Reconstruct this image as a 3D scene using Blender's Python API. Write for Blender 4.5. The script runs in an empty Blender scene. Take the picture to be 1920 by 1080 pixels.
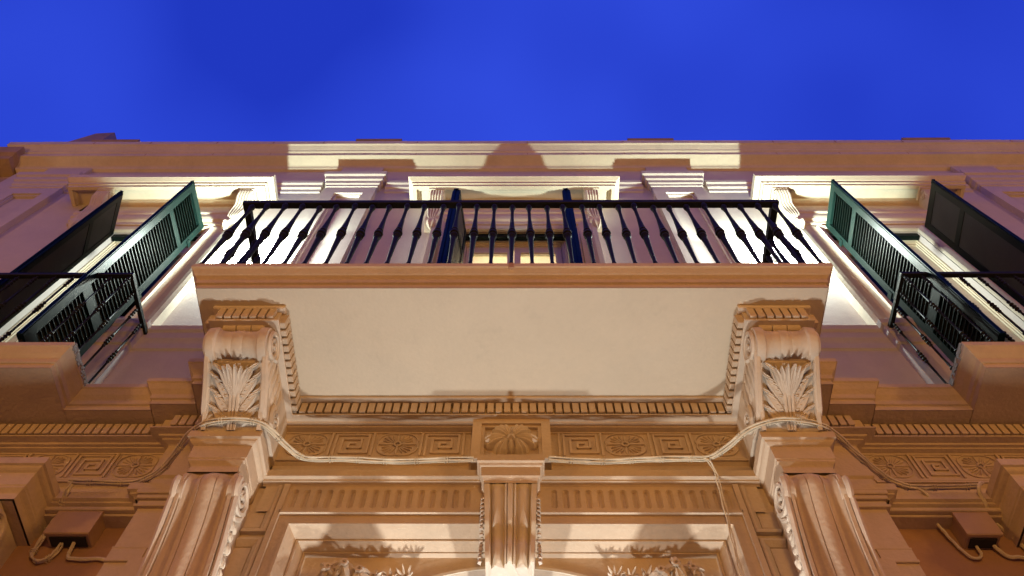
import bpy, bmesh, math, random
from mathutils import Vector, Matrix
random.seed(7)
scene = bpy.context.scene
C = scene.collection
PI = math.pi

# ------------------------------------------------------------------ camera
# world: x along the facade, y into the wall (street side is negative), z up.
f, pitch, yaw, roll, cx = 1514.0, math.radians(64.145), math.radians(.432), .0009, .031
cp, sp = math.cos(pitch), math.sin(pitch)
R0 = Matrix(((1, 0, 0), (0, -sp, cp), (0, cp, sp)))
Ry = Matrix(((math.cos(yaw), 0, math.sin(yaw)), (0, 1, 0), (-math.sin(yaw), 0, math.cos(yaw))))
Rz = Matrix(((math.cos(roll), -math.sin(roll), 0), (math.sin(roll), math.cos(roll), 0), (0, 0, 1)))
RR = Rz @ Ry @ R0                       # rows: right, up, forward
cam_d = bpy.data.cameras.new('camera'); cam = bpy.data.objects.new('camera', cam_d); C.objects.link(cam)
right, up, fwd = RR[0], RR[1], RR[2]
M = Matrix((right, up, -fwd)).transposed().to_4x4(); M.translation = Vector((cx, -2.35, 1.6))
cam.matrix_world = M
cam_d.sensor_width = 36; cam_d.lens = 36 * f / 1920; cam_d.clip_end = 2000; cam_d.clip_start = .05
scene.camera = cam

# ------------------------------------------------------------------ sky and exposure
world = bpy.data.worlds.new('World'); scene.world = world; world.use_nodes = True
nt = world.node_tree; nt.nodes.clear()
out = nt.nodes.new('ShaderNodeOutputWorld'); bg = nt.nodes.new('ShaderNodeBackground')
tc = nt.nodes.new('ShaderNodeTexCoord')
mp = nt.nodes.new('ShaderNodeMapping'); mp.inputs['Scale'].default_value = (1.1, 1.1, 1.1); mp.inputs['Location'].default_value = (.35, .2, .1)
ns = nt.nodes.new('ShaderNodeTexNoise'); ns.inputs['Scale'].default_value = 1.7; ns.inputs['Detail'].default_value = 2.5; ns.inputs['Roughness'].default_value = .45
cr = nt.nodes.new('ShaderNodeValToRGB')
cr.color_ramp.elements[0].position = .36; cr.color_ramp.elements[0].color = (.0145, .040, .53, 1)
cr.color_ramp.elements[1].position = .68; cr.color_ramp.elements[1].color = (.040, .094, .86, 1)
L = nt.links.new
L(tc.outputs['Generated'], mp.inputs['Vector']); L(mp.outputs['Vector'], ns.inputs['Vector'])
L(ns.outputs['Fac'], cr.inputs['Fac']); L(cr.outputs['Color'], bg.inputs['Color'])
bg.inputs['Strength'].default_value = 1.0
L(bg.outputs['Background'], out.inputs['Surface'])
vs = scene.view_settings
vs.view_transform = 'Standard'; vs.look = 'None'; vs.gamma = 1; vs.exposure = 0; vs.use_curve_mapping = False
scene.render.engine = 'CYCLES'

def light(name, kind, loc, energy, color, size=.1, target=None, spot=None, blend=.3):
    d = bpy.data.lights.new(name, kind); d.energy = energy; d.color = color
    if kind == 'SPOT': d.spot_size = spot; d.spot_blend = blend
    if kind in ('POINT', 'SPOT'): d.shadow_soft_size = size
    if kind == 'AREA': d.size = size
    o = bpy.data.objects.new(name, d); C.objects.link(o); o.location = loc
    if target: o.rotation_euler = (Vector(target) - Vector(loc)).to_track_quat('-Z', 'Y').to_euler()
    return o
SODIUM = (1, .49, .095)
STREET = [(-9.0, -5.2, 3.6, 820), (9.6, -5.2, 3.6, 880), (.8, -6.4, 3.4, 440)]
LED_E, UP_E = 300, 66
LEDS = [(-1.865, -.14, 6.92), (1.875, -.14, 6.90)]
UPS = [(-.60, -.13, 2.70), (.63, -.13, 2.70)]

# ------------------------------------------------------------------ materials
def mat(name, col, rough=.8, var=.12, scale=3, bump=.0, spec=.3, stain=0, metal=0, fine=60):
    m = bpy.data.materials.new(name); m.use_nodes = True; t = m.node_tree; b = t.nodes['Principled BSDF']
    b.inputs['Roughness'].default_value = rough; b.inputs['Metallic'].default_value = metal
    b.inputs['Specular IOR Level'].default_value = spec
    tc = t.nodes.new('ShaderNodeTexCoord')
    n1 = t.nodes.new('ShaderNodeTexNoise'); n1.inputs['Scale'].default_value = scale; n1.inputs['Detail'].default_value = 6; n1.inputs['Roughness'].default_value = .62
    t.links.new(tc.outputs['Object'], n1.inputs['Vector'])
    r = t.nodes.new('ShaderNodeValToRGB'); e = r.color_ramp.elements
    e[0].position = .3; e[1].position = .7
    e[0].color = tuple(c * (1 - var) for c in col) + (1,); e[1].color = tuple(min(1, c * (1 + var)) for c in col) + (1,)
    t.links.new(n1.outputs['Fac'], r.inputs['Fac']); last = r.outputs['Color']
    if stain:
        mpn = t.nodes.new('ShaderNodeMapping'); mpn.inputs['Scale'].default_value = (7, 7, 1.3)
        t.links.new(tc.outputs['Object'], mpn.inputs['Vector'])
        n2 = t.nodes.new('ShaderNodeTexNoise'); n2.inputs['Scale'].default_value = 1.0; n2.inputs['Detail'].default_value = 8; n2.inputs['Roughness'].default_value = .7
        t.links.new(mpn.outputs['Vector'], n2.inputs['Vector'])
        r2 = t.nodes.new('ShaderNodeValToRGB'); r2.color_ramp.elements[0].position = .55; r2.color_ramp.elements[1].position = .78
        r2.color_ramp.elements[0].color = (0, 0, 0, 1); r2.color_ramp.elements[1].color = (stain, stain, stain, 1)
        t.links.new(n2.outputs['Fac'], r2.inputs['Fac'])
        mx = t.nodes.new('ShaderNodeMix'); mx.data_type = 'RGBA'
        t.links.new(r2.outputs['Color'], mx.inputs['Factor']); t.links.new(last, mx.inputs['A'])
        mx.inputs['B'].default_value = tuple(c * .55 for c in col) + (1,)
        last = mx.outputs['Result']
    nf = t.nodes.new('ShaderNodeTexNoise'); nf.inputs['Scale'].default_value = 38; nf.inputs['Detail'].default_value = 5; nf.inputs['Roughness'].default_value = .7
    t.links.new(tc.outputs['Object'], nf.inputs['Vector'])
    mr = t.nodes.new('ShaderNodeMapRange'); mr.inputs['From Min'].default_value = .3; mr.inputs['From Max'].default_value = .7; mr.inputs['To Min'].default_value = 1 - var * .55; mr.inputs['To Max'].default_value = 1 + var * .25
    t.links.new(nf.outputs['Fac'], mr.inputs['Value'])
    mm = t.nodes.new('ShaderNodeMix'); mm.data_type = 'RGBA'; mm.blend_type = 'MULTIPLY'; mm.inputs['Factor'].default_value = 1
    t.links.new(last, mm.inputs['A']); t.links.new(mr.outputs['Result'], mm.inputs['B']); last = mm.outputs['Result']
    t.links.new(last, b.inputs['Base Color'])
    if bump:
        n3 = t.nodes.new('ShaderNodeTexNoise'); n3.inputs['Scale'].default_value = fine; n3.inputs['Detail'].default_value = 4
        t.links.new(tc.outputs['Object'], n3.inputs['Vector'])
        n4 = t.nodes.new('ShaderNodeTexNoise'); n4.inputs['Scale'].default_value = fine / 8; n4.inputs['Detail'].default_value = 3
        t.links.new(tc.outputs['Object'], n4.inputs['Vector'])
        ad = t.nodes.new('ShaderNodeMath'); ad.operation = 'MULTIPLY_ADD'; ad.inputs[1].default_value = 2.2
        t.links.new(n4.outputs['Fac'], ad.inputs[0]); t.links.new(n3.outputs['Fac'], ad.inputs[2])
        bp = t.nodes.new('ShaderNodeBump'); bp.inputs['Strength'].default_value = bump; bp.inputs['Distance'].default_value = .004
        t.links.new(ad.outputs[0], bp.inputs['Height']); t.links.new(bp.outputs['Normal'], b.inputs['Normal'])
    return m
def emis(name, col, s):
    m = bpy.data.materials.new(name); m.use_nodes = True; b = m.node_tree.nodes['Principled BSDF']
    b.inputs['Base Color'].default_value = col + (1,); b.inputs['Emission Color'].default_value = col + (1,); b.inputs['Emission Strength'].default_value = s
    return m
M_wall = mat('painted_plaster', (.50, .43, .385), .85, .07, 2.2, .25, stain=.30)
M_trim = mat('painted_stone', (.56, .475, .365), .8, .10, 2.6, .35, stain=.34)
M_low = mat('ochre_stone', (.52, .41, .295), .8, .10, 3.0, .6, stain=.26)
M_soffit = mat('cream_soffit_paint', (.62, .54, .41), .85, .05, 1.6, .25, stain=.22)
M_relief = mat('carved_stone', (.56, .47, .365), .78, .08, 9, .35, stain=.15)
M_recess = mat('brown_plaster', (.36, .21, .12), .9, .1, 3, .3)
M_green = mat('green_shutter_paint', (.0022, .0085, .0070), .46, .12, 8, .08, spec=.10)
M_back = mat('faded_shutter_board', (.038, .037, .031), .6, .15, 5, .15)
M_iron = mat('black_iron', (.012, .011, .009), .55, .2, 20, .15, spec=.10)
M_frame = mat('cream_joinery', (.62, .53, .38), .5, .05, 6, .05)
M_cable = mat('painted_cable', (.60, .52, .38), .55, .12, 30, .1)
M_box = mat('brown_box_paint', (.44, .30, .19), .55, .06, 8, .1)
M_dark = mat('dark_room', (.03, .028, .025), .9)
M_room = mat('room_paint', (.7, .62, .48), .9)
M_lamp = mat('lamp_housing', (.05, .05, .05), .4)
M_nb = mat('neighbour_stone', (.34, .24, .16), .9, .2, 3, .3, stain=.4)
M_street = mat('paving', (.12, .11, .10), .8, .2, 2, .3)
M_glow = emis('lit_blind', (1, .88, .60), 3.6)
M_led = emis('led_lens', (.92, 1, .92), 60)
M_sod = emis('sodium_lens', SODIUM, 30)
def glassm():
    m = bpy.data.materials.new('window_glass'); m.use_nodes = True; b = m.node_tree.nodes['Principled BSDF']
    b.inputs['Base Color'].default_value = (.9, .93, .92, 1); b.inputs['Roughness'].default_value = .03
    b.inputs['Transmission Weight'].default_value = 1; b.inputs['IOR'].default_value = 1.05
    return m
M_glass = glassm()

# ------------------------------------------------------------------ mesh helpers (p = distance out from the wall plane)
def W(x, p, z): return (x, -p, z)
class MB:
    def __init__(s): s.v = []; s.f = []
    def add(s, verts, faces):
        o = len(s.v); s.v += [tuple(v) for v in verts]; s.f += [tuple(i + o for i in f) for f in faces]
    def box(s, x0, x1, p0, p1, z0, z1, b=0):
        if b:
            vs = []
            for z, i in ((z0, b), (z0 + b, 0), (z1 - b, 0), (z1, b)):
                vs += [W(x0 + i, p0, z), W(x1 - i, p0, z), W(x1 - i, p1 - i, z), W(x0 + i, p1 - i, z)]
            fs = [(0, 1, 2, 3), (12, 15, 14, 13)]
            for k in range(3):
                for j in range(4): a = k * 4 + j; c = k * 4 + (j + 1) % 4; fs.append((a, c, c + 4, a + 4))
            s.add(vs, fs); return
        s.add([W(x0, p0, z0), W(x1, p0, z0), W(x1, p1, z0), W(x0, p1, z0), W(x0, p0, z1), W(x1, p0, z1), W(x1, p1, z1), W(x0, p1, z1)],
              [(0, 1, 2, 3), (4, 7, 6, 5), (0, 4, 5, 1), (1, 5, 6, 2), (2, 6, 7, 3), (3, 7, 4, 0)])
    def quad(s, a, b, c, d): s.add([a, b, c, d], [(0, 1, 2, 3)])
    def sweep(s, prof, path, cap=True):
        """moulding: profile [(offset, z)] swept along the plan path [(x, p)] with mitred corners"""
        n = len(path); rows = []
        for i, (x, p) in enumerate(path):
            ns_ = []
            if i > 0: ns_.append((path[i - 1], path[i]))
            if i < n - 1: ns_.append((path[i], path[i + 1]))
            nn = []
            for a, b in ns_:
                dx, dp = b[0] - a[0], b[1] - a[1]; l = math.hypot(dx, dp); nn.append((-dp / l, dx / l))
            if len(nn) == 1: m = nn[0]
            else:
                d = 1 + nn[0][0] * nn[1][0] + nn[0][1] * nn[1][1]
                m = ((nn[0][0] + nn[1][0]) / d, (nn[0][1] + nn[1][1]) / d)
            rows.append([W(x + m[0] * o, p + m[1] * o, z) for o, z in prof])
        k = len(prof); vs = [v for r in rows for v in r]; fs = []
        for i in range(n - 1):
            for j in range(k - 1): fs.append((i * k + j, (i + 1) * k + j, (i + 1) * k + j + 1, i * k + j + 1))
        s.add(vs, fs)
        if cap:
            s.add(rows[0], [tuple(range(k))]); s.add(rows[-1], [tuple(range(k))])
    def tube(s, pts, r, n=8, cap=True):
        pts = [Vector(p) for p in pts]; rr = r if isinstance(r, (list, tuple)) else [r] * len(pts)
        vs = []; fs = []; prev = None
        for i, p in enumerate(pts):
            t = (pts[min(i + 1, len(pts) - 1)] - pts[max(i - 1, 0)]).normalized()
            if prev is None:
                a = Vector((0, 0, 1)) if abs(t.z) < .9 else Vector((1, 0, 0)); u = t.cross(a).normalized()
            else: u = (prev - t * prev.dot(t)).normalized()
            prev = u; w = t.cross(u)
            for k in range(n):
                q = 2 * PI * k / n; vs.append(p + (u * math.cos(q) + w * math.sin(q)) * rr[i])
        for i in range(len(pts) - 1):
            for k in range(n): a = i * n + k; b = i * n + (k + 1) % n; fs.append((a, b, b + n, a + n))
        if cap: fs.append(tuple(range(n))[::-1]); fs.append(tuple(range(len(vs) - n, len(vs))))
        s.add(vs, fs)
    def prism(s, poly, x0, x1):
        """(p, z) polygon extruded along x"""
        n = len(poly); s.add([W(x0, p, z) for p, z in poly] + [W(x1, p, z) for p, z in poly],
              [tuple(range(n)), tuple(range(n, 2 * n))[::-1]] + [(i, (i + 1) % n, n + (i + 1) % n, n + i) for i in range(n)])
    def finger(s, a, b, c, w, nrm, th):
        """one leaf lobe: ridged blade along a bent line a-b-c lying on a surface with normal nrm"""
        a, b, c, nrm = Vector(a), Vector(b), Vector(c), Vector(nrm).normalized(); N = 5; vs = []
        for i in range(N + 1):
            t = i / N; q = (1 - t) ** 2 * a + 2 * t * (1 - t) * b + t * t * c
            d = (2 * (1 - t) * (b - a) + 2 * t * (c - b)).normalized(); sd = d.cross(nrm).normalized()
            ww = w * (math.sin(PI * min(.97, t * .86 + .14)) ** .7 if i < N else .12)
            h = th * (.45 + .75 * math.sin(PI * (t * .8 + .1))) + (th * .5 * t * t)
            vs += [q - sd * ww - nrm * .004, q - sd * ww * .55 + nrm * h * .62, q + nrm * h * .45, q + sd * ww * .55 + nrm * h * .62, q + sd * ww - nrm * .004]
        fs = [(i * 5 + j, i * 5 + j + 1, i * 5 + j + 6, i * 5 + j + 5) for i in range(N) for j in range(4)]
        s.add(vs, fs + [tuple(N * 5 + j for j in range(5))])
    def mesh(s, name, m, smooth=False, bev=0):
        me = bpy.data.meshes.new(name); me.from_pydata(s.v, [], s.f); me.materials.append(m)
        bm = bmesh.new(); bm.from_mesh(me); bmesh.ops.recalc_face_normals(bm, faces=bm.faces)
        bm.to_mesh(me); bm.free()
        if smooth:
            for q in me.polygons: q.use_smooth = True
            try: me.set_sharp_from_angle(angle=math.radians(40))
            except Exception: pass
        return me
    def build(s, name, m, parent=None, smooth=False, stuff=False):
        o = bpy.data.objects.new(name, s.mesh(name, m, smooth)); C.objects.link(o)
        if parent: o.parent = parent
        if stuff: o['kind'] = 'stuff'
        return o
def tag(o, label=None, cat=None, group=None, kind=None):
    for k, v in (('label', label), ('category', cat), ('group', group), ('kind', kind)):
        if v: o[k] = v
    return o
def empty(name, loc=(0, 0, 0)):
    o = bpy.data.objects.new(name, None); C.objects.link(o); o.location = loc; return o
def inst(name, me, parent, loc=(0, 0, 0), rz=0):
    o = bpy.data.objects.new(name, me); C.objects.link(o); o.parent = parent; o.location = loc; o.rotation_euler = (0, 0, rz); return o
def mir(path): return [(-x, p) for x, p in reversed(path)]

B = empty('building'); tag(B, 'ornate ochre stuccoed apartment building seen from below, with balconies, scroll consoles and green shutters', 'building')

# ------------------------------------------------------------------ ground
g = MB(); g.quad((-60, -40, 0), (60, -40, 0), (60, 6, 0), (-60, 6, 0)); tag(g.build('street', M_street), kind='structure')

# the plain house across the narrow street (behind the camera)
def opposite():
    h = empty('building', (0, -8.4, 0)); tag(h, 'plain plastered house across the narrow street, opposite the ornate facade', 'building')
    m = MB(); m.box(-40, 40, 8.4, 16, 0, 10.0); o = m.build('wall', M_nb, h); o.matrix_parent_inverse = Matrix.Translation((0, 8.4, 0))
    m = MB(); m.box(-40, 40, 8.1, 16, 10.0, 10.3); o = m.build('roof', M_nb, h); o.matrix_parent_inverse = Matrix.Translation((0, 8.4, 0))
opposite()

# ------------------------------------------------------------------ upper wall with openings
XL, XR = -4.74, 8.0
def wall_grid(m, xs, zs, holes, p, depth):
    for i in range(len(xs) - 1):
        for j in range(len(zs) - 1):
            x0, x1, z0, z1 = xs[i], xs[i + 1], zs[j], zs[j + 1]
            if (i, j) in holes:
                a = p - depth
                m.quad(W(x0, p, z0), W(x0, a, z0), W(x0, a, z1), W(x0, p, z1)); m.quad(W(x1, p, z0), W(x1, a, z0), W(x1, a, z1), W(x1, p, z1))
                m.quad(W(x0, p, z1), W(x1, p, z1), W(x1, a, z1), W(x0, a, z1)); m.quad(W(x0, p, z0), W(x1, p, z0), W(x1, a, z0), W(x0, a, z0))
            else: m.quad(W(x0, p, z0), W(x1, p, z0), W(x1, p, z1), W(x0, p, z1))
m = MB()
wall_grid(m, [XL, -3.12, -2.39, -.40, .40, 2.39, 3.12, XR], [4.92, 4.96, 7.43, 9.10], {(1, 1), (3, 1), (5, 1)}, 0, .30)
m.quad(W(XL, 0, 4.0), W(XL, -6, 4.0), W(XL, -6, 9.1), W(XL, 0, 9.1))
m.build('upper_wall', M_wall, B)
# rooms behind the openings
for x0, x1, lit in ((-3.12, -2.39, 0), (-.40, .40, 1), (2.39, 3.12, 0)):
    m = MB(); a, b = x0 - .6, x1 + .6
    for q in (((a, -1.8, 4.9), (b, -1.8, 4.9), (b, -1.8, 7.9), (a, -1.8, 7.9)), ((a, -.31, 4.9), (a, -1.8, 4.9), (a, -1.8, 7.9), (a, -.31, 7.9)),
              ((b, -.31, 4.9), (b, -1.8, 4.9), (b, -1.8, 7.9), (b, -.31, 7.9)), ((a, -.31, 7.9), (b, -.31, 7.9), (b, -1.8, 7.9), (a, -1.8, 7.9)),
              ((a, -.31, 4.9), (b, -.31, 4.9), (b, -1.8, 4.9), (a, -1.8, 4.9)),
              ((a, -.305, 4.9), (x0, -.305, 4.9), (x0, -.305, 7.9), (a, -.305, 7.9)), ((x1, -.305, 4.9), (b, -.305, 4.9), (b, -.305, 7.9), (x1, -.305, 7.9)), ((x0, -.305, 7.33), (x1, -.305, 7.33), (x1, -.305, 7.9), (x0, -.305, 7.9))):
        m.quad(*[W(*t) for t in q])
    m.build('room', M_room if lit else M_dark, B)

# balcony doors
def door(xc, hw, name, lit):
    p = -.045; z0, z1 = 4.97, 7.425
    m = MB(); x0, x1 = xc - hw, xc + hw
    for i, w, ht, pp in ((0, .014, .045, p), (.014, .010, .012, p - .012), (.024, .010, .03, p - .022)):
        top = z1 - (0, .045, .057)[(0, .014, .024).index(i)]
        m.box(x0 + i, x0 + i + w, p - .09, pp, z0, top, .002); m.box(x1 - i - w, x1 - i, p - .09, pp, z0, top, .002)
        m.box(x0 + i + w, x1 - i - w, p - .09, pp, top - ht, top, .002)
    d = m.build(name, M_frame, B)
    m = MB(); m.box(x0 + .004, x1 - .004, -.040, -.004, 7.368, 7.427, .003); m.build('shutter_stop', M_green, d)
    xi0, xi1 = x0 + .034, x1 - .034; zt = z1 - .090
    for s in (0, 1):
        a, b = (xi0 + .003, xc - .002) if s == 0 else (xc + .002, xi1 - .003)
        m = MB(); q = p - .034
        m.box(a, a + .048, q - .04, q, z0, zt, .004); m.box(b - .048, b, q - .04, q, z0, zt, .004)
        m.box(a + .048, b - .048, q - .04, q, zt - .11, zt, .004); m.box(a + .048, b - .048, q - .04, q, z0, z0 + .5, .004); m.box(a + .048, b - .048, q - .04, q, 6.15, 6.20, .004)
        m.box(a + .048, b - .048, q - .03, q - .008, zt - .122, zt - .1105, .002)
        m.build('door_leaf', M_frame, d)
        g = MB(); g.box(a + .048, b - .048, q - .024, q - .018, z0 + .5, zt - .122); g.build('pane', M_glass, d)
    if lit:
        g = MB(); g.box(x0 + .06, x1 - .06, p - .22, p - .215, z0, z1); g.build('blind', M_glow, d)
door(0, .398, 'balcony_door', True); door(-2.755, .363, 'balcony_door', False); door(2.755, .363, 'balcony_door', False)

# window surrounds (architraves) and door-head mouldings
for s, xc, hw in ((0, 0, .40), (-1, -2.755, .365), (1, 2.755, .365)):
    m = MB(); wo = .235; zt = 7.43
    prof = [(.0, .006), (.0, .035), (.035, .045), (.04, .03), (.10, .024), (.105, .036), (.15, .038), (.165, .055), (.20, .062), (.235, .062), (.235, -.01)]
    # frame path, offset outward in the facade plane
    zl = 5.82 if s else 4.97; pts = [(-hw, zl), (-hw, zt), (hw, zt), (hw, zl)]; rows = []
    for k, (dx, z) in enumerate(pts):
        sx = -1 if dx < 0 else 1
        rows.append([W(xc + dx + sx * o, pp, z + (o if z == zt else 0)) for o, pp in prof])
    n = len(prof); m.add([v for r in rows for v in r], [(i * n + j, (i + 1) * n + j, (i + 1) * n + j + 1, i * n + j + 1) for i in range(3) for j in range(n - 1)])
    m.build('window_surround', M_trim if s else M_wall, B)

# hoods over the windows, on little consoles
HP = [(0, 8.05), (0, 8.085), (.012, 8.09), (.012, 8.125), (.02, 8.13), (.042, 8.160), (.047, 8.165), (.047, 8.235), (.04, 8.24), (-.16, 8.26)]
def hood(xc, hw, cx_):
    m = MB(); P = .172
    m.sweep(HP, [(xc - hw, 0), (xc - hw, P), (xc + hw, P), (xc + hw, 0)], cap=False)
    # coffered soffit
    def ring(a, b, za, zb):
        ra = [W(xc - hw + a, 0, za), W(xc - hw + a, P - a, za), W(xc + hw - a, P - a, za), W(xc + hw - a, 0, za)]
        rb = [W(xc - hw + b, 0, zb), W(xc - hw + b, P - b, zb), W(xc + hw - b, P - b, zb), W(xc + hw - b, 0, zb)]
        m.add(ra + rb, [(0, 1, 5, 4), (1, 2, 6, 5), (2, 3, 7, 6)])
    ring(0, .03, 8.05, 8.05); ring(.03, .032, 8.05, 8.065); ring(.032, .05, 8.065, 8.072); ring(.05, .055, 8.072, 8.09)
    m.add([W(xc - hw + .055, 0, 8.09), W(xc - hw + .055, P - .055, 8.09), W(xc + hw - .055, P - .055, 8.09), W(xc + hw - .055, 0, 8.09)], [(0, 1, 2, 3)])
    h = m.build('window_hood', M_trim, B)
    # frieze and bands under the hood
    m = MB(); m.sweep([(.004, 7.565), (.03, 7.57), (.03, 7.595), (.045, 7.61), (.045, 7.64), (.06, 7.655), (.06, 7.69), (.07, 7.705), (.07, 7.74), (.012, 7.76), (.012, 8.00), (.03, 8.01), (.045, 8.04), (.045, 8.09)], [(xc - hw + .20, 0), (xc + hw - .20, 0)])
    m.build('hood_frieze', M_trim, B)
    for s in (-1, 1):
        x = cx_[0] if s < 0 else cx_[1]; m = MB()
        poly = [(0, 8.05), (.135, 8.05), (.15, 8.01), (.152, 7.96), (.142, 7.92), (.11, 7.88), (.085, 7.82), (.075, 7.72), (.075, 7.62), (.08, 7.55), (.07, 7.50), (.045, 7.46), (0, 7.44)]
        m.prism(poly, x - .055, x + .055)
        m.prism([(0, 8.052), (.16, 8.052), (.16, 8.02), (.0, 8.02)], x - .066, x + .066)
        for t in range(-2, 3):
            m.tube([W(x + t * .022, .15, 7.985), W(x + t * .022, .135, 7.905), W(x + t * .022, .088, 7.83), W(x + t * .024, .078, 7.72), W(x + t * .018, .08, 7.60), W(x + t * .008, .07, 7.52)], [.012, .013, .012, .011, .009, .005], 6)
        for sx in (-1, 1):
            m.tube([W(x + sx * .057, .108 + .038 * math.cos(a) * (1 - a / 14), 7.975 + .045 * math.sin(a) * (1 - a / 14)) for a in [i * .5 for i in range(24)]], .007, 5)
        m.finger(W(x, .08, 7.52), W(x, .1, 7.46), W(x, .05, 7.38), .04, W(0, 1, -.2), .018)
        m.build('hood_console', M_relief, h, smooth=True)
    return h
hood(-.003, .848, (-.645, .645)); hood(-2.925, .83, (-3.43, -2.235)); hood(2.925, .84, (3.44, 2.215))

# pilasters with sunk panels
def pilaster(x0, x1):
    m = MB(); P = .05; w = .10; z0, z1 = 4.96, 8.40
    m.box(x0, x0 + w, 0, P, z0, z1, .003); m.box(x1 - w, x1, 0, P, z0, z1, .003)
    m.box(x0 + w, x1 - w, 0, P, 8.24, z1, .0); m.box(x0 + w, x1 - w, 0, P, z0, 5.35, .0)
    for a, b in ((x0 + w, x0 + w + .018), (x1 - w - .018, x1 - w)): m.box(a, b, 0, P - .016, 5.35, 8.24)
    m.box(x0 + w + .018, x1 - w - .018, 0, P - .016, 8.215, 8.24)
    m.box(x0 + w + .018, x1 - w - .018, 0, .012, 5.35, 8.215)
    o = m.build('pilaster', M_wall, B)
    m = MB(); m.sweep([(0, 8.385), (.008, 8.39), (.008, 8.43), (.02, 8.445), (.022, 8.49), (.022, 8.50), (.036, 8.515), (.038, 8.575), (.038, 8.585), (.055, 8.60), (.058, 8.665), (-.05, 8.67)], [(x0, 0), (x0, P), (x1, P), (x1, 0)])
    m.build('capital', M_wall, o)
    m = MB(); m.sweep([(0, 8.672), (0, 9.0)], [(x0 + .03, 0), (x0 + .03, P - .012), (x1 - .03, P - .012), (x1 - .03, 0)], False); m.build('pilaster_block', M_wall, o)
PX = [(-4.46, -4.0), (-1.66, -1.215), (1.205, 1.65), (4.09, 4.55)]
for a, b in PX: pilaster(a, b)
# string course between pilasters and hoods
m = MB()
for a, b in ((-3.997, -1.723), (-1.152, 1.142), (1.713, 4.027), (4.613, XR)):
    m.sweep([(0, 8.37), (.012, 8.38), (.014, 8.43), (.014, 8.435), (.03, 8.45), (.032, 8.50), (.032, 8.51), (.046, 8.525), (.048, 8.58), (0, 8.60)], [(a, 0), (b, 0)])
m.build('string_course', M_wall, B)

# crowning cornice and parapet piers, in blocks with open joints
CP = [(.0, 8.985), (.03, 9.0), (.04, 9.035), (.052, 9.045), (.13, 9.085), (.134, 9.09), (.134, 9.15), (.15, 9.165), (.152, 9.185), (.185, 9.235), (.20, 9.245), (.205, 9.32), (.2, 9.325), (-.3, 9.34)]
path = [(XL + .0, -3.0), (XL + .0, 0)]
for a, b in PX: path += [(a + .04, 0), (a + .04, .0015), (b - .04, .0015), (b - .04, 0)]
path += [(XR, 0)]
m = MB(); m.sweep(CP, path); m.build('roof_cornice', M_trim, B)
m = MB()
for x in (-4.1, -3.55, -2.9, -2.35, -1.86, -.95, -.42, .12, .66, 1.05, 1.95, 2.5, 3.1, 3.75, 4.8, 5.4, 6.1): m.box(x, x + .004, .206 - .003, .2065, 9.25, 9.31); m.box(x, x + .004, .05, .1355, 9.05 + .045, 9.149)
m.build('cornice_joint', M_recess, B, stuff=True)
m = MB(); m.box(XL + .1, XR, -.6, -.12, 9.33, 9.6); m.build('parapet', M_trim, B)
for k, (a, b) in enumerate(PX):
    m = MB(); m.box(a, b, -.5, .03, 9.33, 9.93, .01); m.box(a - .02, b + .02, -.52, .05, 9.93, 9.98, .008); m.build('parapet_pier', M_nb if k else M_nb, B)
m = MB(); m.add([W(-4.80, -.4, 9.9), W(-4.44, -.4, 9.9), W(-4.44, .02, 9.9), W(-4.80, .02, 9.9), W(-4.62, -.4, 10.42), W(-4.47, -.4, 10.50), W(-4.47, 0, 10.44), W(-4.66, 0, 10.40)],
               [(0, 1, 2, 3), (4, 5, 6, 7), (0, 1, 5, 4), (1, 2, 6, 5), (2, 3, 7, 6), (3, 0, 4, 7)]); m.build('chimney', M_nb, B)

# dado with ledge between slab and side windows
for s in (-1, 1):
    pr_ = [(0, 4.9), (0, 5.60), (.012, 5.61), (.014, 5.66), (.02, 5.68), (.03, 5.70), (.032, 5.76), (.045, 5.775), (.05, 5.815), (0, 5.83)]
    hp = [(1.20, .012), (2.20, .012), (2.20, .055), (2.42, .055), (2.42, -.02)]
    m = MB(); m.sweep(pr_, hp if s > 0 else mir(hp), False)
    a, b = (2.2, 2.42); a, b = (a, b) if s > 0 else (-b, -a)
    m.box(a, b, -.01, .104, 5.80, 5.829)
    m.build('dado', M_wall, B)

# ------------------------------------------------------------------ main entablature
# soffit edge path of the big cornice: slab, two setbacks, plain run, side balcony
CC = [(0, 4.80), (0, 4.832), (.010, 4.836), (.012, 4.862), (.016, 4.868), (.03, 4.885), (.045, 4.912), (.052, 4.918), (.053, 4.946), (.045, 4.951), (-.3, 4.955)]
half = [(1.401, .30), (1.50, .30), (1.50, .19), (1.72, .19), (1.72, .155), (2.185, .155)]
end = [(3.34, .155), (4.6, .155), (4.6, .19), (5.0, .19), (5.0, .155), (XR, .155)]
def cornice_run(pts, name='main_cornice'):
    m = MB(); m.sweep(CC, pts, False); xs = [x for x, _ in pts]
    for (xa, pa), (xb, pb) in zip(pts[:-1], pts[1:]):
        if abs(xa - xb) > .01: m.box(min(xa, xb) + .002, max(xa, xb) - .002 if max(xa, xb) < XR else XR, -.05, pa - .002, 4.801, 4.94)
    return m.build(name, M_low, B)
cornice_run([(1.375, .30)] + half[1:]); cornice_run(mir([(1.375, .30)] + half[1:])); cornice_run(end); cornice_run([(XL, .155), (-3.34, .155)])
def slab(xa, xb, P, name, m_, m_s):
    m = MB(); m.sweep(CC, [(xa, .10), (xa, P), (xb, P), (xb, .10)], False); o = m.build(name, m_, B)
    m = MB(); m.box(xa + .002, xb - .002, 0, P - .002, 4.8005, 4.95); m.build('slab_soffit', m_s, o)
    return o
SL = slab(-1.395, 1.395, .80, 'balcony_slab', M_low, M_soffit)
SB = [slab(2.185, 3.34, .39, 'balcony_slab', M_low, M_low), slab(-3.34, -2.14, .39, 'balcony_slab', M_low, M_low)]
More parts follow.
